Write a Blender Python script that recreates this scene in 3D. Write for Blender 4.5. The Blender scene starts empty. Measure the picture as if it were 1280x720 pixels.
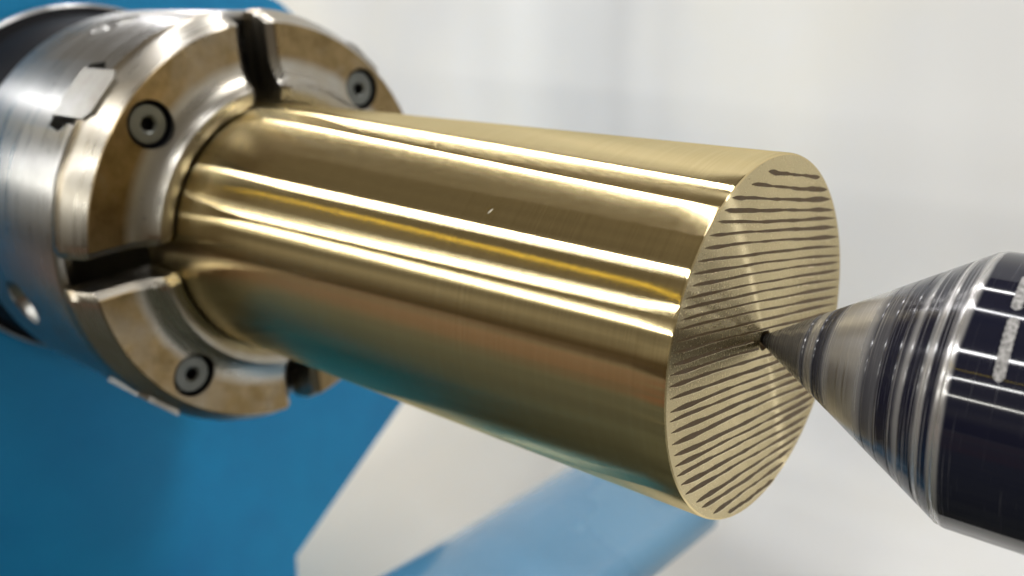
import bpy, bmesh, math, random
from mathutils import Vector, Matrix
random.seed(7)
PI = math.pi
MM = 0.001
sc = bpy.context.scene
C = sc.collection

# ------------------------------------------------------------------ camera
cd = bpy.data.cameras.new('camera'); cam = bpy.data.objects.new('camera', cd); C.objects.link(cam)
cam.location = (51.339*MM, -111.272*MM, 41.941*MM)
YAW, PITCH = -0.7131, -0.2865
cam.rotation_euler = (PI/2 + PITCH, 0, -YAW)
cd.sensor_width = 36.0; cd.lens = 1160.51/1280*36.0
cd.clip_start = 0.002; cd.clip_end = 50
cd.dof.use_dof = True; cd.dof.focus_distance = 0.114; cd.dof.aperture_fstop = 18
sc.camera = cam

# ------------------------------------------------------------------ world, lamps, exposure
w = bpy.data.worlds.new('World'); sc.world = w; w.use_nodes = True
bg = w.node_tree.nodes['Background']
_n = w.node_tree.nodes; _l = w.node_tree.links
_tc = _n.new('ShaderNodeTexCoord'); _sp = _n.new('ShaderNodeSeparateXYZ'); _rp = _n.new('ShaderNodeValToRGB'); _ma = _n.new('ShaderNodeMath')
_l.new(_tc.outputs['Generated'], _sp.inputs[0]); _ma.operation = 'MULTIPLY_ADD'; _ma.inputs[1].default_value = .5; _ma.inputs[2].default_value = .5
_l.new(_sp.outputs[2], _ma.inputs[0]); _l.new(_ma.outputs[0], _rp.inputs[0]); _l.new(_rp.outputs[0], bg.inputs[0])
_cr = _rp.color_ramp     # a dim workshop: dark floor, lighter walls at eye level, dimmer ceiling
for _k, (_p, _c) in enumerate(((.34, (.030, .022, .015)), (.44, (.075, .056, .036)), (.50, (.23, .205, .16)), (.62, (.20, .18, .145)), (.74, (.150, .128, .094)), (.95, (.140, .118, .085)))):
    if _k < 2: _x = _cr.elements[_k]; _x.position = _p
    else: _x = _cr.elements.new(_p)
    _x.color = (*_c, 1)
_mp = _n.new('ShaderNodeMapping'); _mp.inputs['Scale'].default_value = (2.2, 2.2, 7.0); _l.new(_tc.outputs['Generated'], _mp.inputs[0])
_nz = _n.new('ShaderNodeTexNoise'); _nz.inputs['Scale'].default_value = 1.6; _nz.inputs['Detail'].default_value = 5; _l.new(_mp.outputs[0], _nz.inputs[0])
_mr = _n.new('ShaderNodeMapRange'); _l.new(_nz.outputs['Fac'], _mr.inputs[0])
for _k, _v in enumerate((.32, .68, .45, 1.55)): _mr.inputs[_k+1].default_value = _v
_mx = _n.new('ShaderNodeVectorMath'); _mx.operation = 'SCALE'; _l.new(_rp.outputs[0], _mx.inputs[0]); _l.new(_mr.outputs[0], _mx.inputs[3])
_l.new(_mx.outputs[0], bg.inputs[0])
bg.inputs[1].default_value = 1.0
sc.view_settings.view_transform = 'Standard'; sc.view_settings.look = 'None'
sc.view_settings.exposure = 0.0; sc.view_settings.gamma = 1.0
H = 1.2
def tube(name, a, b, width, radiance, col=(1, 1, 1)):
    """ceiling strip lamp; a, b are plan positions in units of the ceiling height"""
    A = Vector((a[0]*H, a[1]*H, H)); B = Vector((b[0]*H, b[1]*H, H))
    mid = (A+B)/2; L = (B-A).length
    ld = bpy.data.lights.new(name, 'AREA'); ld.shape = 'RECTANGLE'
    ld.size = L; ld.size_y = width; ld.color = col
    ld.energy = radiance*PI*L*width
    o = bpy.data.objects.new(name, ld); C.objects.link(o)
    ex = (B-A).normalized(); t = (mid-Vector((0, 0, 0)))
    ez = (t-ex*t.dot(ex)).normalized(); ey = ez.cross(ex)
    M = Matrix((ex, ey, ez)).transposed().to_4x4(); M.translation = mid
    o.matrix_world = M
    return o
tube('strip_lamp', (-.10, .24), (-2.4, 1.30), .032, 46, (1, .98, .96))
tube('strip_lamp', (.3, -.35), (-1.9, .77), .022, 48, (1, .99, 1))
tube('strip_lamp', (.5, -1.02), (-2.3, -.63), .052, 45, (1, .99, .98))
tube('strip_lamp', (.4, -1.81), (-2.3, -.96), .008, 10, (1, .72, .05))  # yellow lamp added for the thin yellow line reflected in the bar
tube('strip_lamp', (.7, -1.85), (-4.2, -2.70), .036, 50, (1, .99, .96))
tube('strip_lamp', (1.6, -5.2), (-7, -3.5), .065, 38, (1, .98, .90))
tube('strip_lamp', (.52, .30), (.95, .46), .045, 125, (1, .99, .97))

# ------------------------------------------------------------------ material helpers
def mat(name):
    m = bpy.data.materials.new(name); m.use_nodes = True
    nt = m.node_tree; b = nt.nodes['Principled BSDF']
    return m, nt, b
class N:
    def __init__(s, nt): s.nt = nt
    def new(s, t, **k):
        n = s.nt.nodes.new(t)
        for a, v in k.items(): setattr(n, a, v)
        return n
    def link(s, a, b): s.nt.links.new(a, b)
    def val(s, sock, v):
        if hasattr(v, 'is_output'): s.link(v, sock)
        else: sock.default_value = v
    def math(s, op, a, b=0.0, c=None):
        n = s.new('ShaderNodeMath', operation=op); s.val(n.inputs[0], a); s.val(n.inputs[1], b)
        if c is not None: s.val(n.inputs[2], c)
        return n.outputs[0]
    def pos(s): return s.new('ShaderNodeNewGeometry').outputs['Position']
    def vmul(s, v, k):
        n = s.new('ShaderNodeVectorMath', operation='MULTIPLY'); s.link(v, n.inputs[0]); n.inputs[1].default_value = k
        return n.outputs[0]
    def noise(s, v, scale=1.0, detail=3.0, rough=.55, dist=0.0):
        n = s.new('ShaderNodeTexNoise'); s.link(v, n.inputs['Vector'])
        n.inputs['Scale'].default_value = scale; n.inputs['Detail'].default_value = detail
        n.inputs['Roughness'].default_value = rough; n.inputs['Distortion'].default_value = dist
        return n.outputs['Fac']
    def ramp(s, f, els, interp='LINEAR'):
        n = s.new('ShaderNodeValToRGB'); s.link(f, n.inputs[0]); cr = n.color_ramp; cr.interpolation = interp
        while len(cr.elements) > 1: cr.elements.remove(cr.elements[-1])
        for i, (p, c) in enumerate(els):
            if not isinstance(c, (tuple, list)): c = (c, c, c)
            e = cr.elements[0] if i == 0 else cr.elements.new(p)
            e.position = p; e.color = (*c[:3], 1)
        return n.outputs[0]
    def mix(s, f, a, b, t='MIX'):
        n = s.new('ShaderNodeMix', data_type='RGBA', blend_type=t); s.val(n.inputs[0], f)
        for sock, v in ((n.inputs[6], a), (n.inputs[7], b)):
            if hasattr(v, 'is_output'): s.link(v, sock)
            else: sock.default_value = (*v[:3], 1)
        return n.outputs[2]
    def mrange(s, f, a, b, c, d):
        n = s.new('ShaderNodeMapRange'); s.link(f, n.inputs[0])
        for i, v in enumerate((a, b, c, d)): n.inputs[i+1].default_value = v
        return n.outputs[0]
    def bump(s, h, strength, dist, b):
        n = s.new('ShaderNodeBump'); s.link(h, n.inputs['Height'])
        n.inputs['Strength'].default_value = strength; n.inputs['Distance'].default_value = dist
        s.link(n.outputs[0], b.inputs['Normal'])
    def turned_tangent(s, b, aniso, rot=.25):
        """tangent running round the spindle axis (the X axis), as a lathe tool leaves it"""
        cr = s.new('ShaderNodeVectorMath', operation='CROSS_PRODUCT'); cr.inputs[0].default_value = (1, 0, 0)
        s.link(s.pos(), cr.inputs[1])
        nm = s.new('ShaderNodeVectorMath', operation='NORMALIZE'); s.link(cr.outputs[0], nm.inputs[0])
        s.link(nm.outputs[0], b.inputs['Tangent'])
        b.inputs['Anisotropic'].default_value = aniso; b.inputs['Anisotropic Rotation'].default_value = rot

def m_brass(name, face=False):
    """bare brass cut on the lathe: tool marks run round the axis, so it scatters far along X and hardly across"""
    m, nt, b = mat(name); n = N(nt); P = n.pos()
    nt.nodes.remove(b); out = nt.nodes['Material Output']
    g = n.new('ShaderNodeBsdfAnisotropic', distribution='MULTI_GGX'); n.link(g.outputs[0], out.inputs['Surface'])
    cr = n.new('ShaderNodeVectorMath', operation='CROSS_PRODUCT'); cr.inputs[0].default_value = (1, 0, 0); n.link(P, cr.inputs[1])
    nm = n.new('ShaderNodeVectorMath', operation='NORMALIZE'); n.link(cr.outputs[0], nm.inputs[0]); n.link(nm.outputs[0], g.inputs['Tangent'])
    big = n.noise(n.vmul(P, (30, 60, 60)), 1, 3)
    if face:
        sep = n.new('ShaderNodeSeparateXYZ'); n.link(P, sep.inputs[0])
        r = n.math('SQRT', n.math('ADD', n.math('POWER', sep.outputs[1], 2.0), n.math('POWER', sep.outputs[2], 2.0)))
        cx = n.new('ShaderNodeCombineXYZ'); n.link(n.math('MULTIPLY', r, 3500.0), cx.inputs[0])
        fine = n.noise(cx.outputs[0], 1, 2)
        grain = n.noise(P, 2600, 2)
        n.link(n.mix(big, (.60, .51, .315), (.68, .585, .37)), g.inputs['Color'])
        n.link(n.mrange(grain, 0, 1, .23, .30), g.inputs['Roughness']); g.inputs['Anisotropy'].default_value = .74
        n.bump(n.math('ADD', n.math('MULTIPLY', fine, .5), grain), .12, .00002, g)
    else:
        fine = n.noise(n.vmul(P, (5200, 60, 60)), 1, 2)
        band = n.noise(n.vmul(P, (2600, 6, 6)), 1, 3, .6); turn = n.noise(n.vmul(P, (3600, 25, 25)), 1, 3, .7)
        smear = n.noise(n.vmul(P, (14, 700, 700)), 1, 3, .6)
        n.link(n.mix(n.mrange(turn, .3, .7, 0, 1), n.mix(big, (.72, .585, .315), (.77, .635, .355)), n.mix(big, (.80, .66, .37), (.85, .72, .425))), g.inputs['Color'])
        n.link(n.math('ADD', n.mrange(band, .25, .75, .124, .138), n.mrange(smear, .35, .7, -.006, .010)), g.inputs['Roughness'])
        g.inputs['Anisotropy'].default_value = .86
        n.bump(fine, .09, .000010, g)
    return m

def m_steel(name, col=(.46, .457, .45), r0=.24, r1=.36, aniso=.6, warm=None, scratch=1.0):
    m, nt, b = mat(name); n = N(nt); P = n.pos()
    b.inputs['Metallic'].default_value = 1
    f = n.noise(n.vmul(P, (1600, 40, 40)), 1, 3)
    blot = n.noise(P, 90, 5, .62, .4)
    c = n.mix(n.mrange(blot, .35, .75, 0, 1), col, warm or tuple(v*.78 for v in col))
    spots = n.noise(P, 420, 4, .6)
    c = n.mix(n.mrange(spots, .66, .74, 0, .45), c, tuple(v*.45 for v in col))
    n.link(c, b.inputs['Base Color'])
    rr = n.math('ADD', n.mrange(f, .3, .7, r0, r1), n.mrange(blot, .3, .8, -.03, .08))
    n.link(rr, b.inputs['Roughness'])
    if aniso: n.turned_tangent(b, aniso)
    n.bump(n.math('ADD', f, n.math('MULTIPLY', blot, .6)), .10*scratch, .00004, b)
    return m

def m_jaw(name):
    m = m_steel(name, (.45, .435, .40), .22, .34, .45, (.38, .335, .26)); nt = m.node_tree; n = N(nt); b = nt.nodes['Principled BSDF']
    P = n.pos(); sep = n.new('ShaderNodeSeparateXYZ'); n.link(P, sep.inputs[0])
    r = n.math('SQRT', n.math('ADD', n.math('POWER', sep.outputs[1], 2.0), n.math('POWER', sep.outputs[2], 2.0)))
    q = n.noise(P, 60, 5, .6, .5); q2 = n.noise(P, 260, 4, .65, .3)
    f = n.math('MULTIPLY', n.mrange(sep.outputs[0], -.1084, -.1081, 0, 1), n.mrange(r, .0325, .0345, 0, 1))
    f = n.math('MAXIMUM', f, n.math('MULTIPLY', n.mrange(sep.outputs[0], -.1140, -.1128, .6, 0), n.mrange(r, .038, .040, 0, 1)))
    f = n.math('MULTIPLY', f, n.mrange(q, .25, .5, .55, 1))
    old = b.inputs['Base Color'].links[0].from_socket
    brass_refl = n.mix(n.mrange(q2, .35, .65, 0, 1), (.29, .21, .105), (.20, .142, .066))  # bar's brown-gold reflection painted on the jaw faces and outer sides
    c = n.mix(f, old, brass_refl); n.link(c, b.inputs['Base Color'])
    return m

def m_plain(name, col, rough, metal=0.0, spec=.5, bump=0, coat=0, vary=.12, scale=120):
    m, nt, b = mat(name); n = N(nt); P = n.pos()
    q = n.noise(P, scale, 4, .6)
    n.link(n.mix(n.mrange(q, .3, .7, 0, 1), tuple(v*(1-vary) for v in col), tuple(min(1, v*(1+vary)) for v in col)), b.inputs['Base Color'])
    n.link(n.mrange(q, .3, .7, rough*.85, rough*1.2), b.inputs['Roughness'])
    b.inputs['Metallic'].default_value = metal; b.inputs['Specular IOR Level'].default_value = spec
    b.inputs['Coat Weight'].default_value = coat
    if bump: n.bump(n.noise(P, scale*9, 3), bump, .0002, b)
    return m

def m_center(name):
    """black-oxide live center, its cone worn to bright steel in rings"""
    m, nt, b = mat(name); n = N(nt); P = n.pos()
    sep = n.new('ShaderNodeSeparateXYZ'); n.link(P, sep.inputs[0])
    wob = n.noise(n.vmul(P, (120, 90, 90)), 1, 3)
    x = n.math('ADD', sep.outputs[0], n.math('MULTIPLY', n.math('SUBTRACT', wob, .5), .0006))
    t = n.math('DIVIDE', x, .036)
    K = lambda mm: mm/36.0
    wear = n.ramp(t, [(0, .62), (K(6.9), .60), (K(7.2), .04), (K(7.7), .05), (K(8.0), .75), (K(8.9), .80), (K(9.2), .03), (K(10.8), .05),
                      (K(11.3), .55), (K(12.2), .86), (K(15.6), .80), (K(16.4), .40), (K(17.2), .06), (K(18.8), .10), (K(19.4), .0), (K(21.6), .0),
                      (K(22.2), .42), (K(22.5), .0), (K(24.2), .0), (K(24.6), .62), (K(25.0), .55), (K(25.2), .0), (K(26.3), .0),
                      (K(26.6), .72), (K(27.2), .70), (K(27.6), .0), (1.0, .0)])
    l1 = n.noise(n.vmul(P, (6500, 14, 14)), 1, 3, .7)
    l2 = n.noise(n.vmul(P, (4200, 40, 40)), 1, 4, .75)
    lines = n.mrange(n.math('ADD', l1, l2), 1.05, 1.30, 0, 1)
    oncone = n.mrange(sep.outputs[0], .0268, .0274, 1, .0)
    body = n.math('MULTIPLY', n.mrange(l2, .62, .74, 0, .22), n.mrange(sep.outputs[0], .0268, .0274, 0, 1))
    f = n.math('ADD', n.math('ADD', wear, n.math('MULTIPLY', lines, n.math('MULTIPLY', oncone, .60))), body)
    f = n.math('MAXIMUM', n.math('MINIMUM', f, 1.0), 0.0)
    tip = n.mrange(sep.outputs[0], .0066, .0072, 1, 0)
    silver = n.mix(tip, (.62, .61, .60), (.30, .29, .27))
    n.link(n.mix(f, (.006, .007, .017), silver), b.inputs['Base Color'])
    n.link(f, b.inputs['Metallic'])
    n.link(n.math('ADD', n.math('MULTIPLY', oncone, .10), n.math('ADD', .085, n.math('MULTIPLY', f, .14))), b.inputs['Roughness'])
    b.inputs['Specular IOR Level'].default_value = .5
    n.turned_tangent(b, .7)
    n.bump(n.math('ADD', n.math('MULTIPLY', l1, oncone), n.math('MULTIPLY', l2, n.mrange(sep.outputs[0], .0268, .0274, .25, .02))), .30, .00004, b)
    return m

RUNS = [(-.205, .009, .35), (-.178, .009, .18), (-.285, .016, .2), (.005, .03, .15)]
def m_wall(name):
    m, nt, b = mat(name); n = N(nt); P = n.pos()
    st = n.noise(n.vmul(P, (9, 5, 2.2)), 1, 2, .5, .3)
    bl = n.noise(P, 9, 4, .6)
    c = n.mix(n.mrange(st, .35, .7, 0, 1), (.82, .815, .80), (.63, .63, .63))
    c = n.mix(n.mrange(bl, .46, .72, 0, .6), c, (.79, .765, .69))
    sep = n.new('ShaderNodeSeparateXYZ'); n.link(P, sep.inputs[0])
    # yellowed paint low down beside the headstock, and a few old grey runs down the sheet
    aged = n.math('MULTIPLY', n.mrange(sep.outputs[0], -.10, -.26, 0, .75), n.mrange(sep.outputs[2], -.02, -.10, 0, 1))
    c = n.mix(aged, c, (.83, .77, .66))
    for x0, wd, k in RUNS:
        t = n.math('DIVIDE', n.math('SUBTRACT', n.math('ADD', sep.outputs[0], n.math('MULTIPLY', bl, .02)), x0+.01), wd)
        g = n.math('POWER', 2.718, n.math('MULTIPLY', n.math('MULTIPLY', t, t), -1.0))
        c = n.mix(n.math('MULTIPLY', g, n.math('MULTIPLY', st, k)), c, (.36, .36, .37))
    n.link(c, b.inputs['Base Color'])
    b.inputs['Roughness'].default_value = .55
    return m

def m_blue(name, coat=.6, r0=.22, c0=(.006, .235, .53), c1=(.010, .30, .62)):
    m, nt, b = mat(name); n = N(nt); P = n.pos()
    q = n.noise(P, 26, 5, .6, .3); f = n.noise(P, 900, 2)
    n.link(n.mix(n.mrange(q, .3, .7, 0, 1), c0, c1), b.inputs['Base Color'])
    n.link(n.mrange(q, .3, .7, r0, r0+.12), b.inputs['Roughness'])
    n.bump(n.math('ADD', n.math('MULTIPLY', q, 6.0), f), .12, .0003, b)
    b.inputs['Coat Weight'].default_value = coat; b.inputs['Specular IOR Level'].default_value = .35; b.inputs['Coat Roughness'].default_value = .18
    return m

BRASS = m_brass('turned_brass'); BFACE = m_brass('sawn_brass', True)
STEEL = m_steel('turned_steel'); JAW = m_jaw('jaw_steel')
DARKSTEEL = m_plain('oiled_dark_steel', (.05, .05, .055), .35, .6)
SLIDE = m_steel('slide_steel', (.42, .415, .40), .30, .42, .5, (.27, .25, .21))
SCREW = m_steel('screw_steel', (.19, .20, .19), .35, .45, 0)
BLACK = m_plain('black_oxide', (.008, .008, .010), .5, spec=.08)
GROOVE = m_plain('groove_hole_dark', (.125, .078, .032), .5, .5, bump=.3, scale=900)
CENTER = m_center('worn_black_oxide'); ETCH = m_plain('etched_mark', (.26, .255, .25), .5, 0, bump=.3, vary=.8, scale=2300)
WALL = m_wall('white_painted_sheet'); BLUE = m_blue('blue_machine_enamel', 0, .45); GLOSSBLUE = m_blue('glossy_blue_enamel', 1, .2, (.07, .22, .38), (.11, .28, .45))
RIDGE = m_plain('lit_edge_brass', (.84, .74, .50), .24, 1)
BURR = m_plain('bright_burr', (.9, .82, .6), .3, 1)

# ------------------------------------------------------------------ mesh helpers (all input in millimetres, world axes)
def finish(name, bm, material, parent=None, origin=(0, 0, 0), smooth=35):
    bmesh.ops.recalc_face_normals(bm, faces=bm.faces)
    me = bpy.data.meshes.new(name)
    o0 = Vector(origin)
    for v in bm.verts: v.co = (v.co-o0)*MM
    bm.to_mesh(me); bm.free()
    me.materials.append(material)
    me.polygons.foreach_set('use_smooth', [True]*len(me.polygons)); me.set_sharp_from_angle(angle=math.radians(smooth))
    o = bpy.data.objects.new(name, me); C.objects.link(o)
    if parent is None: o.location = o0*MM
    else:
        o.parent = parent; o.location = o0*MM-root_loc(parent)
    return o
def root_loc(p):
    l = Vector((0, 0, 0))
    while p is not None: l += p.location; p = p.parent
    return l
def thing(name, label, cat, loc, group=None):
    o = bpy.data.objects.new(name, None); C.objects.link(o); o.location = Vector(loc)*MM; o.empty_display_size = .01
    tag(o, label, cat, group); return o
def tag(o, label, cat, group=None):
    o['label'] = label; o['category'] = cat
    if group: o['group'] = group
def revolve(prof, n=128, closed=False, cx=0, cr=0):
    """prof: (x, r) points revolved about the X axis; r = 0 makes a pole"""
    bm = bmesh.new(); rings = []
    for x, r in prof:
        if r < 1e-6: rings.append([bm.verts.new((x, 0, 0))])
        else: rings.append([bm.verts.new((x, r*math.cos(2*PI*i/n), r*math.sin(2*PI*i/n))) for i in range(n)])
    m = len(rings)
    for k in range(m if closed else m-1):
        a, b = rings[k], rings[(k+1) % m]
        for i in range(n):
            j = (i+1) % n
            if len(a) == 1 and len(b) == 1: continue
            if len(a) == 1: bm.faces.new((a[0], b[i], b[j]))
            elif len(b) == 1: bm.faces.new((a[i], a[j], b[0]))
            else: bm.faces.new((a[i], a[j], b[j], b[i]))
    return bm
def prism(poly, a, b, M=None):
    """poly: 2D outline (u, v); extruded along local z from a to b; M maps to world"""
    bm = bmesh.new()
    lo = [bm.verts.new((u, v, a)) for u, v in poly]; hi = [bm.verts.new((u, v, b)) for u, v in poly]
    n = len(poly)
    bm.faces.new(lo[::-1]); bm.faces.new(hi)
    for i in range(n): bm.faces.new((lo[i], lo[(i+1) % n], hi[(i+1) % n], hi[i]))
    if M: bm.transform(M)
    return bm
def bevel(bm, w, seg=2, ang=30):
    es = [e for e in bm.edges if len(e.link_faces) == 2 and e.calc_face_angle(0) > math.radians(ang)]
    bmesh.ops.bevel(bm, geom=es, offset=w, segments=seg, profile=.5, affect='EDGES', clamp_overlap=True)
    return bm
def radial(ang, x=0.0):
    """local z -> outward radius at angle ang round the spindle, local x -> world X, origin on the axis at x"""
    ez = Vector((0, math.cos(ang), math.sin(ang))); ex = Vector((1, 0, 0)); ey = ez.cross(ex)
    M = Matrix((ex, ey, ez)).transposed().to_4x4(); M.translation = Vector((x, 0, 0)); return M
def axial(ang, r, x):
    """local z -> world X at radius r, angle ang"""
    ez = Vector((1, 0, 0)); ex = Vector((0, math.cos(ang), math.sin(ang))); ey = ez.cross(ex)
    M = Matrix((ex, ey, ez)).transposed().to_4x4(); M.translation = Vector((x, r*math.cos(ang), r*math.sin(ang))); return M
def ngon(r, n, ph=0): return [(r*math.cos(ph+2*PI*i/n), r*math.sin(ph+2*PI*i/n)) for i in range(n)]
def cut(o, cutters, smooth=35):
    """carve the cutters (bmesh, world mm) out of the object o, once and for good"""
    tmp = []
    bpy.context.view_layer.update()
    for bm in cutters:
        c = finish('cutter', bm, DARKSTEEL); tmp.append(c)
        md = o.modifiers.new('b', 'BOOLEAN'); md.operation = 'DIFFERENCE'; md.solver = 'EXACT'; md.object = c
    bpy.context.view_layer.update()
    dg = bpy.context.evaluated_depsgraph_get()
    me = bpy.data.meshes.new_from_object(o.evaluated_get(dg))
    o.modifiers.clear(); old = o.data; o.data = me; me.name = old.name
    me.polygons.foreach_set('use_smooth', [True]*len(me.polygons)); me.set_sharp_from_angle(angle=math.radians(smooth))
    for c in tmp: bpy.data.objects.remove(c)

# ------------------------------------------------------------------ setting: white sheet behind, coved into the tray
prof = [(34, -182), (170, -182)]
for i in range(1, 13):
    a = -PI/2+PI/2*i/12; prof.append((170+90*math.cos(a), -92+90*math.sin(a)))
inner = list(prof)
bm = bmesh.new()
xsw = [(-1100, 190), (-800, 190), (-480, 190), (-440, 300), (-400, 380), (-320, 480), (-100, 480), (400, 480), (1400, 480)]
cols = []
for x, top in xsw:
    pts = inner+[(260, 60), (260, top-3), (263, top), (267, top), (270, top-3), (270, -190), (34, -190)]
    cols.append([bm.verts.new((x, y, z)) for y, z in pts])
for p, q in zip(cols, cols[1:]):
    for k in range(len(p)): bm.faces.new((p[k], p[(k+1) % len(p)], q[(k+1) % len(p)], q[k]))
bm.faces.new(cols[0]); bm.faces.new(cols[-1][::-1])
o = finish('wall', bm, WALL); o['kind'] = 'structure'

# unseen bench and dark tray, added for their reflections in the bar
def m_bench(name, els, k):  # colour bands along X, shaped for the streaks they reflect in the bar
    m, nt, b = mat(name); n = N(nt); P = n.pos()
    q = n.noise(n.vmul(P, (1.5, k, 3)), 1, 4, .65, .4)
    n.link(n.ramp(q, els), b.inputs['Base Color']); b.inputs['Roughness'].default_value = .5; b.inputs['Specular IOR Level'].default_value = .15
    return m
BENCH = m_bench('banded_bench', [(.30, (.02, .012, .006)), (.42, (.07, .034, .012)), (.50, (.11, .036, .011)), (.58, (.04, .025, .011)), (.66, (.11, .09, .045)), (.75, (.03, .02, .01))], 9)
TRAY = m_bench('banded_tray', [(.30, (.012, .014, .010)), (.45, (.07, .075, .055)), (.55, (.025, .028, .020)), (.68, (.11, .105, .075)), (.8, (.02, .02, .016))], 22)
bm = bevel(prism([(-900, -330), (1400, -330), (1400, 31), (-900, 31)], -200, -184), 3)
o = finish('unseen_tray', bm, TRAY); o['kind'] = 'structure'
bm = bevel(prism([(-900, -820), (1400, -820), (1400, -332), (-900, -332)], -240, -200), 3)
o = finish('unseen_bench', bm, BENCH); o['kind'] = 'structure'

# ------------------------------------------------------------------ headstock
hs = thing('headstock', 'blue enamelled machine casting behind the steel chuck', 'headstock', (-230, 0, -182))
pol = [(-78, -183.5), (53, -183.5), (54, -139), (106, -98), (104, -60), (94, 0), (78, 34), (62, 46), (40, 52), (-40, 54), (-74, 34), (-82, -20)]
bm = bevel(prism(pol, -330, -191, Matrix(((0, 0, 1, 0), (1, 0, 0, 0), (0, 1, 0, 0), (0, 0, 0, 1)))), 3, 3, 15)
finish('casting', bm, BLUE, hs)
bm = revolve([(-192, 0), (-192, 40), (-188.5, 40), (-188, 39.4), (-188, 0)], 96)
finish('bearing_cover', bm, DARKSTEEL, hs)

# ------------------------------------------------------------------ cross slide
cs = thing('cross_slide', 'blue enamelled slide plate under the brass bar', 'cross slide', (-87, 18, -182))
pl = [(-113, -104)]
for i in range(15): a = PI-PI/2*i/14; pl.append((-90+23*math.cos(a), -103+14*math.sin(a)))
pl += [(-80, -89.6), (-72, -91.2), (-69, -91.0)]
for i in range(11): a = PI*.62-PI*.62*i/10; pl.append((-64+6*math.cos(a), -96+5*math.sin(a)))
pl += [(-58.2, -98), (-66, -104)]
bm = prism(pl, 2, 104, Matrix(((1, 0, 0, 0), (0, 0, -1, 0), (0, 1, 0, 0), (0, 0, 0, 1))))
for v in bm.verts: v.co.y = -v.co.y
finish('slide_plate', bm, GLOSSBLUE, cs)
bm = bevel(prism([(-98, 5), (-76, 5), (-76, 32), (-98, 32)], -182, -103.9), 2)
finish('saddle', bm, BLUE, cs)

# ------------------------------------------------------------------ chuck
ROT = math.radians(4.0)
SLOT = [ROT+PI/2*k for k in range(4)]
MID = [ROT+PI/4+PI/2*k for k in range(4)]
ch = thing('lathe_chuck', 'round steel four jaw lathe chuck gripping the brass bar', 'chuck', (-157, 0, 0))
body = finish('chuck_body', revolve([(-157, 0), (-157, 41.7), (-156, 42.8), (-118.6, 42.8), (-117.9, 42.55), (-117.6, 41.9), (-117.6, 40.9), (-118.0, 40.5), (-124, 40.5), (-124, 37), (-140, 37), (-140, 0)], 192), STEEL, ch)
Tp = lambda g: [(-125.5-g, -6.2-g), (-121-g, -7.2-g), (-119.5, -5.4-g), (-110, -5.4-g), (-110, 5.4+g), (-119.5, 5.4+g), (-121-g, 7.2+g), (-125.5-g, 6.2+g)]
cutters = [prism(Tp(.8), 24, 60, radial(a)) for a in MID]
KEY = [math.radians(-160.7)+PI/2*k for k in range(4)]
for a in KEY:
    cutters.append(revolve([(0, 0)], 3) if False else prism(ngon(5.2, 40), 34, 60, radial(a, -141)))
cut(body, cutters)
# key sockets: bevelled ring in the hole, with a square drive recess
for a in KEY:
    bm = bmesh.new(); n = 32
    prof = [(5.15, 42.2), (4.7, 42.0), (3.9, 40.6), (3.6, 40.5)]
    rings = [[bm.verts.new((r*math.cos(2*PI*i/n), r*math.sin(2*PI*i/n), z)) for i in range(n)] for r, z in prof]
    for s in (40.5, 36):
        rings.append([bm.verts.new((2.6*max(-1, min(1, 1.35*math.cos(2*PI*i/n))), 2.6*max(-1, min(1, 1.35*math.sin(2*PI*i/n))), s)) for i in range(n)])
    for p, q in zip(rings, rings[1:]):
        for i in range(n): bm.faces.new((p[i], p[(i+1) % n], q[(i+1) % n], q[i]))
    bm.faces.new(rings[-1]); lo = [bm.verts.new((5.15*math.cos(2*PI*i/n), 5.15*math.sin(2*PI*i/n), 35.5)) for i in range(n)]
    for i in range(n): bm.faces.new((rings[0][i], lo[i], lo[(i+1) % n], rings[0][(i+1) % n]))
    bm.faces.new(lo)
    bm.transform(radial(a, -141)); finish('key_socket', bm, STEEL, body)
# the dark adapter behind the chuck
finish('back_plate', revolve([(-188, 0), (-188, 42.6), (-187, 43.8), (-183.5, 43.8), (-182.5, 42.0), (-159, 40.4), (-157.02, 39), (-157.02, 0)], 128), BLACK, ch)
finish('back_ring', revolve([(-188.2, 43.0), (-188.2, 44.0), (-187.6, 44.5), (-185, 44.5), (-184.4, 44.0), (-184.4, 43.0)], 128, True), STEEL, ch)
# jaws
JP = [(-116.8, 25.06), (-116.8, 42.5), (-116.3, 43.1), (-113.6, 43.2), (-112.4, 42.8), (-111.4, 42.0), (-108.5, 40.8), (-108.0, 40.3),
      (-108.0, 34.6), (-107.9, 33.0), (-107.55, 31.6), (-106.95, 30.3), (-106.15, 29.3), (-105.2, 28.55), (-105.15, 27.2), (-106.1, 25.5), (-111, 25.4), (-112.5, 25.06)]
W = 3.1
def jaw_bm(k, n=40, cf=1.5):
    bm = bmesh.new(); cols = []
    for j in range(n+3):
        col = []
        for x, r in JP:
            off = 0.0 if j in (0, n+2) else cf
            xx = max(-116.8, x-cf*.9) if j in (0, n+2) and x > -116 else x
            rr = r-cf*.5 if j in (0, n+2) and r > 42 else r
            d = math.asin((W+off)/rr); a0 = SLOT[k]+d; a1 = SLOT[k]+PI/2-d
            t = min(max(j-1, 0), n)/n; a = a0+(a1-a0)*t
            col.append(bm.verts.new((xx, rr*math.cos(a), rr*math.sin(a))))
        cols.append(col)
    m = len(JP)
    for p, q in zip(cols, cols[1:]):
        for i in range(m): bm.faces.new((p[i], p[(i+1) % m], q[(i+1) % m], q[i]))
    bm.faces.new(cols[0]); bm.faces.new(cols[-1][::-1])
    return bm
SR = 35.0
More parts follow.
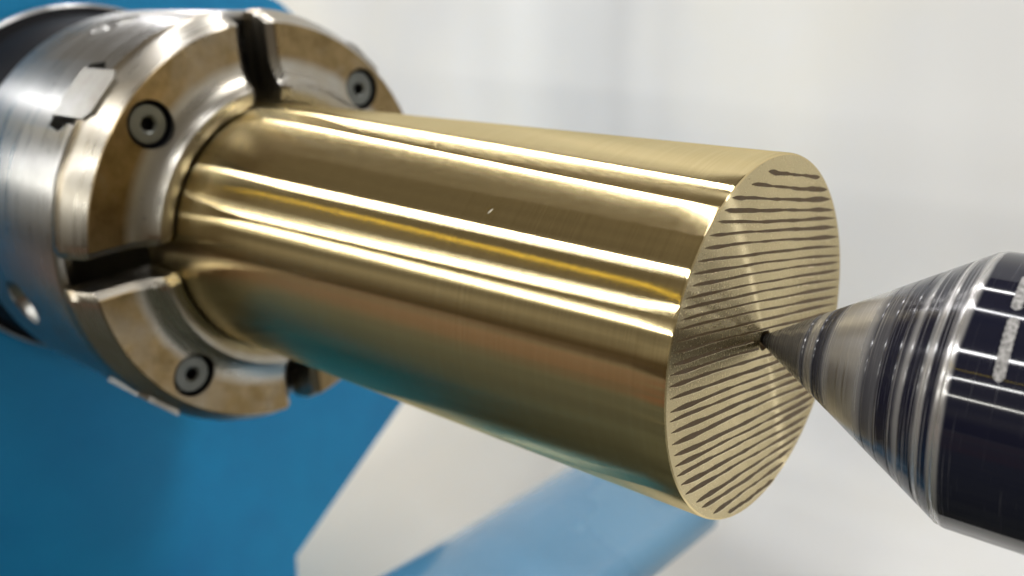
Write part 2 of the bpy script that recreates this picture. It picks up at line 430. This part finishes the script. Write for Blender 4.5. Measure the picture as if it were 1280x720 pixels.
for k in range(4):
    a = MID[k]
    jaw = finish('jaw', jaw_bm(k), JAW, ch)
    cut(jaw, [prism(ngon(4.45, 48), -112.5, -100, axial(a, SR, 0))])
    # socket head screw in its counterbore
    bm = bmesh.new(); n = 48
    prof = [(3.75, -112.4), (3.75, -109.2), (3.45, -108.85), (1.75, -108.85), (1.55, -109.0)]
    rings = [[bm.verts.new((r*math.cos(2*PI*i/n), r*math.sin(2*PI*i/n), z)) for i in range(n)] for r, z in prof]
    hexr = lambda i: 1.5*math.cos(PI/6)/math.cos(((2*PI*i/n+.3) % (PI/3))-PI/6)
    for z in (-109.02, -112.0):
        rings.append([bm.verts.new((hexr(i)*math.cos(2*PI*i/n), hexr(i)*math.sin(2*PI*i/n), z)) for i in range(n)])
    for p, q in zip(rings, rings[1:]):
        for i in range(n): bm.faces.new((p[i], p[(i+1) % n], q[(i+1) % n], q[i]))
    bm.faces.new(rings[0][::-1]); bm.transform(axial(a, SR, 0)); sw = finish('screw', bm, SCREW, jaw)
    bm = prism(ngon(1.48, 6, .1), -111.9, -110.6, axial(a, SR, 0)); finish('hex_recess', bm, BLACK, sw)
    bm = bmesh.new()
    prof = [(4.42, -112.45), (4.42, -108.4), (4.25, -108.4), (4.25, -112.3), (3.5, -112.3), (3.5, -112.45)]
    rings = [[bm.verts.new((r*math.cos(2*PI*i/n), r*math.sin(2*PI*i/n), z)) for i in range(n)] for r, z in prof]
    for p, q in zip(rings, rings[1:]+rings[:1]):
        for i in range(n): bm.faces.new((p[i], p[(i+1) % n], q[(i+1) % n], q[i]))
    bm.transform(axial(a, SR, 0)); finish('counterbore', bm, BLACK, jaw)
    # sliding base under the jaw, its end standing proud of the body
    bm = prism([(-125.2, -5.3), (-113.2, -5.3), (-111.9, -3.6), (-111.9, 3.6), (-113.2, 5.3), (-125.2, 5.3)], 38.5, 43.35, radial(a))
    bevel(bm, .8, 3); finish('jaw_slide', bm, SLIDE, ch)

# ------------------------------------------------------------------ brass bar
bar = thing('brass_bar', 'turned solid brass bar with a dark striped sawn end face', 'metal bar', (0, 0, 0))
finish('turned_shank', revolve([(-117.3, 0), (-117.3, 25)]+[(-115+5*i, 25) for i in range(23)]+[(-.35, 25), (-.12, 24.92), (0, 24.72)], 256), BRASS, bar)
finish('end_face', revolve([(0, 24.72)]+[(0, 24.72-23.1*i/12) for i in range(1, 12)]+[(0, 1.5)], 256), BFACE, bar)
finish('center_hole', revolve([(0, 1.5), (-1.2, .74), (-4, .7), (-4.5, 0)], 64), GROOVE, bar)  # dark colour painted in as the shade inside the hole
# dark saw grooves: (left y, right y) of each in the photograph, turned into points of the end face
fw = Vector((math.sin(YAW)*math.cos(PITCH), math.cos(YAW)*math.cos(PITCH), math.sin(PITCH)))
rt = fw.cross(Vector((0, 0, 1))).normalized(); up = rt.cross(fw)
CP = Vector((51.339, -111.272, 41.941))
def on_face(px, py):
    d = fw*1160.51+rt*(px-640)+up*(360-py); t = -CP.x/d.x; P = CP+d*t
    return P.y, P.z
def proj(y, z):
    d = Vector((0, y, z))-CP; k = 1160.51/d.dot(fw); return 640+k*d.dot(rt), 360-k*d.dot(up)
left = [215, 230, 246.5, 262, 277.5, 294.5, 310, 327, 342.5, 357, 373, 386, 399, 412, 427, 442, 456, 470, 484, 500, 515, 528, 542, 556, 570, 583, 594.5, 606, 617, 627.5, 635, 641, 644]
right = [220.7, 236.6, 249, 262, 272.7, 284.3, 295.5, 307.4, 318, 327, 337, 348, 358, 369]+[369+10.35*i for i in range(1, 13)]+[505, 519, 531, 544, 559, 576, 598]
def side(yv, s, rad):
    best = None
    for i in range(1440):
        a = 2*PI*i/1440; q = proj(rad*math.cos(a), rad*math.sin(a))
        if s*(q[0]-(941-.21*(yv-420))) > 0 and (best is None or abs(q[1]-yv) < best[0]): best = (abs(q[1]-yv), q)
    return best[1]
for k, (ly, ry) in enumerate(zip(left, right)):
    rad = 24.3-random.random()*.6
    if k == 0: A, B = (961, 214), (1025, 221)
    elif k == 1: A, B = (940, 230), (1034, 237)
    elif k == 31: A, B = (892, 641), (980, 577)
    elif k == 32: A, B = (910, 641), (968, 599)
    else: A, B = side(ly, -1, rad), side(ry, 1, 24.35)
    n = 22; cen = []; ph = random.random()*6; ph2 = random.random()*6
    amp = 3.1 if k < 4 else (3.0 if k > 17 else 2.5)
    bowed = -2.0 if 4 < k < 24 else 1.0
    for i in range(n+1):
        t = i/n; px = A[0]+(B[0]-A[0])*t; py = A[1]+(B[1]-A[1])*t+bowed*math.sin(PI*t)+.45*math.sin(7*t+ph)+.3*math.sin(19*t+ph2)
        hw = amp*(.56+.13*math.sin(5.5*t+ph)+.26*math.exp(-((t-.10)/.12)**2)+.30*math.exp(-((t-.88)/.10)**2)+.10*math.sin(31*t+ph2)+.07*math.sin(53*t+ph))
        hw = 1.12*max(.62, hw)*min(1, t*16+.15, (1-t)*14+.10)
        if 16 > k > 6: hw *= .85
        cen.append((px, py, hw))
    bm = bmesh.new(); u = []; lw = []
    for px, py, hw in cen:
        y, z = on_face(px, py-hw); u.append(bm.verts.new((.022, y, z)))
        y, z = on_face(px, py+hw); lw.append(bm.verts.new((.022, y, z)))
    for i in range(n): bm.faces.new((u[i], u[i+1], lw[i+1], lw[i]))
    ex = bmesh.ops.extrude_face_region(bm, geom=bm.faces[:])
    for v in ex['geom']:
        if isinstance(v, bmesh.types.BMVert): v.co.x = -.05
    # leave out what would lie inside the drilled center hole
    # bright raised strip added as the lit lower edge of the groove
    rb = bmesh.new(); rows = []
    for px, py, hw in cen:
        row = []
        for o_, hx in ((.15, -.02), (.55, .05), (.95, .05), (1.35, -.02)):
            y, z = on_face(px, py+hw+o_*min(1, hw)); row.append(rb.verts.new((hx, y, z)))
        rows.append(row)
    for p_, q_ in zip(rows, rows[1:]):
        for c_ in range(3): rb.faces.new((p_[c_], p_[c_+1], q_[c_+1], q_[c_]))
    bd = [v for v in rb.verts if math.hypot(v.co.y, v.co.z) <= 1.6]
    if bd: bmesh.ops.delete(rb, geom=bd, context='VERTS')
    finish('groove_lit_edge', rb, RIDGE, bar)
    if all(math.hypot(v.co.y, v.co.z) > 1.6 for v in bm.verts):
        finish('saw_mark', bm, GROOVE, bar)
    else:
        bad = [v for v in bm.verts if math.hypot(v.co.y, v.co.z) <= 1.6]
        bmesh.ops.delete(bm, geom=bad, context='VERTS'); finish('saw_mark', bm, GROOVE, bar)

# ------------------------------------------------------------------ live center
lc = thing('live_center', 'black live center whose worn steel cone points into the brass bar', 'live center', (0, 0, 0))
T30 = math.tan(math.radians(30.4)); X0 = -1.25
cone = lambda x: (x-X0)*T30
pr = [(X0, 0)]
def groove(x, d=.14, wd=.16): return [(x-wd, cone(x-wd)), (x, cone(x)-d), (x+wd, cone(x+wd))]
xs = [2, 4, 6]
pr += [(x, cone(x)) for x in xs]+groove(7.35, .12, .16)+groove(8.5, .05)+groove(9.3, .12, .16)+groove(10.2, .06)+groove(11.0, .05)
pr += [(13, cone(13)), (16, cone(16))]+groove(17.2, .07)+groove(19, .06)+groove(21, .07)+groove(22.4, .05)+groove(24.2, .12)+groove(25.1, .1)
pr += [(26.4, cone(26.4)), (26.7, 16.2), (26.95, 16.36), (27.3, 16.44), (27.5, 16.45), (27.7, 16.45), (30, 16.45), (60, 16.45)]
finish('point', revolve(pr+[(60, 0)], 192), CENTER, lc, smooth=11)
finish('housing', revolve([(60.05, 0), (60.05, 16.3), (60.6, 16.9), (95, 16.9), (96, 16), (96, 0)], 128), BLACK, lc)
finish('taper_shank', revolve([(96.02, 0), (96.02, 9.4), (160, 8.2), (161, 7.5), (161, 0)], 64), STEEL, lc)
# etched lettering round the housing, worn past reading: two pale broken strips of marks
def etched(a_from, a_to, x0, x1):
    bm = bmesh.new(); n = 64; r = 16.47; m = 6; rows = []
    ph = [random.random()*6 for _ in range(6)]
    for i in range(n+1):
        t = i/n; a = math.radians(a_from+(a_to-a_from)*t)
        e0 = .03*math.sin(60*t+ph[0])+.05*math.sin(175*t+ph[1]); e1 = .03*math.sin(66*t+ph[2])+.05*math.sin(168*t+ph[3])
        f = min(1, (t*14)**.5, ((1-t)*14)**.5)
        c = (x0+x1)/2-.25*t; h = (x1-x0)/2
        rows.append([bm.verts.new((c+(2*k/m-1)*h*f+(e0 if k < m/2 else e1)*abs(2*k/m-1)*f, r*math.cos(a), r*math.sin(a))) for k in range(m+1)])
    for p, q in zip(rows, rows[1:]):
        for k in range(m): bm.faces.new((p[k], p[k+1], q[k+1], q[k]))
    bmesh.ops.remove_doubles(bm, verts=bm.verts, dist=1e-4)
    return finish('etched_mark', bm, ETCH, lc)
etched(155, 130, 31.15, 32.25)
etched(127, 108, 30.75, 31.8)

# small burr on the turned surface
bm = bmesh.new()
def oncyl(px, py, R=25.015):
    d = fw*1160.51+rt*(px-640)+up*(360-py); a = d.y**2+d.z**2; b = CP.y*d.y+CP.z*d.z; k = CP.y**2+CP.z**2-R*R
    t = (-b-math.sqrt(b*b-a*k))/a; return CP+d*t
q = [(609, 267.3), (612.5, 263.4), (616.6, 260.6), (613.6, 264.4)]
bm.faces.new([bm.verts.new(oncyl(*p)) for p in q]); finish('burr', bm, BURR, bar)
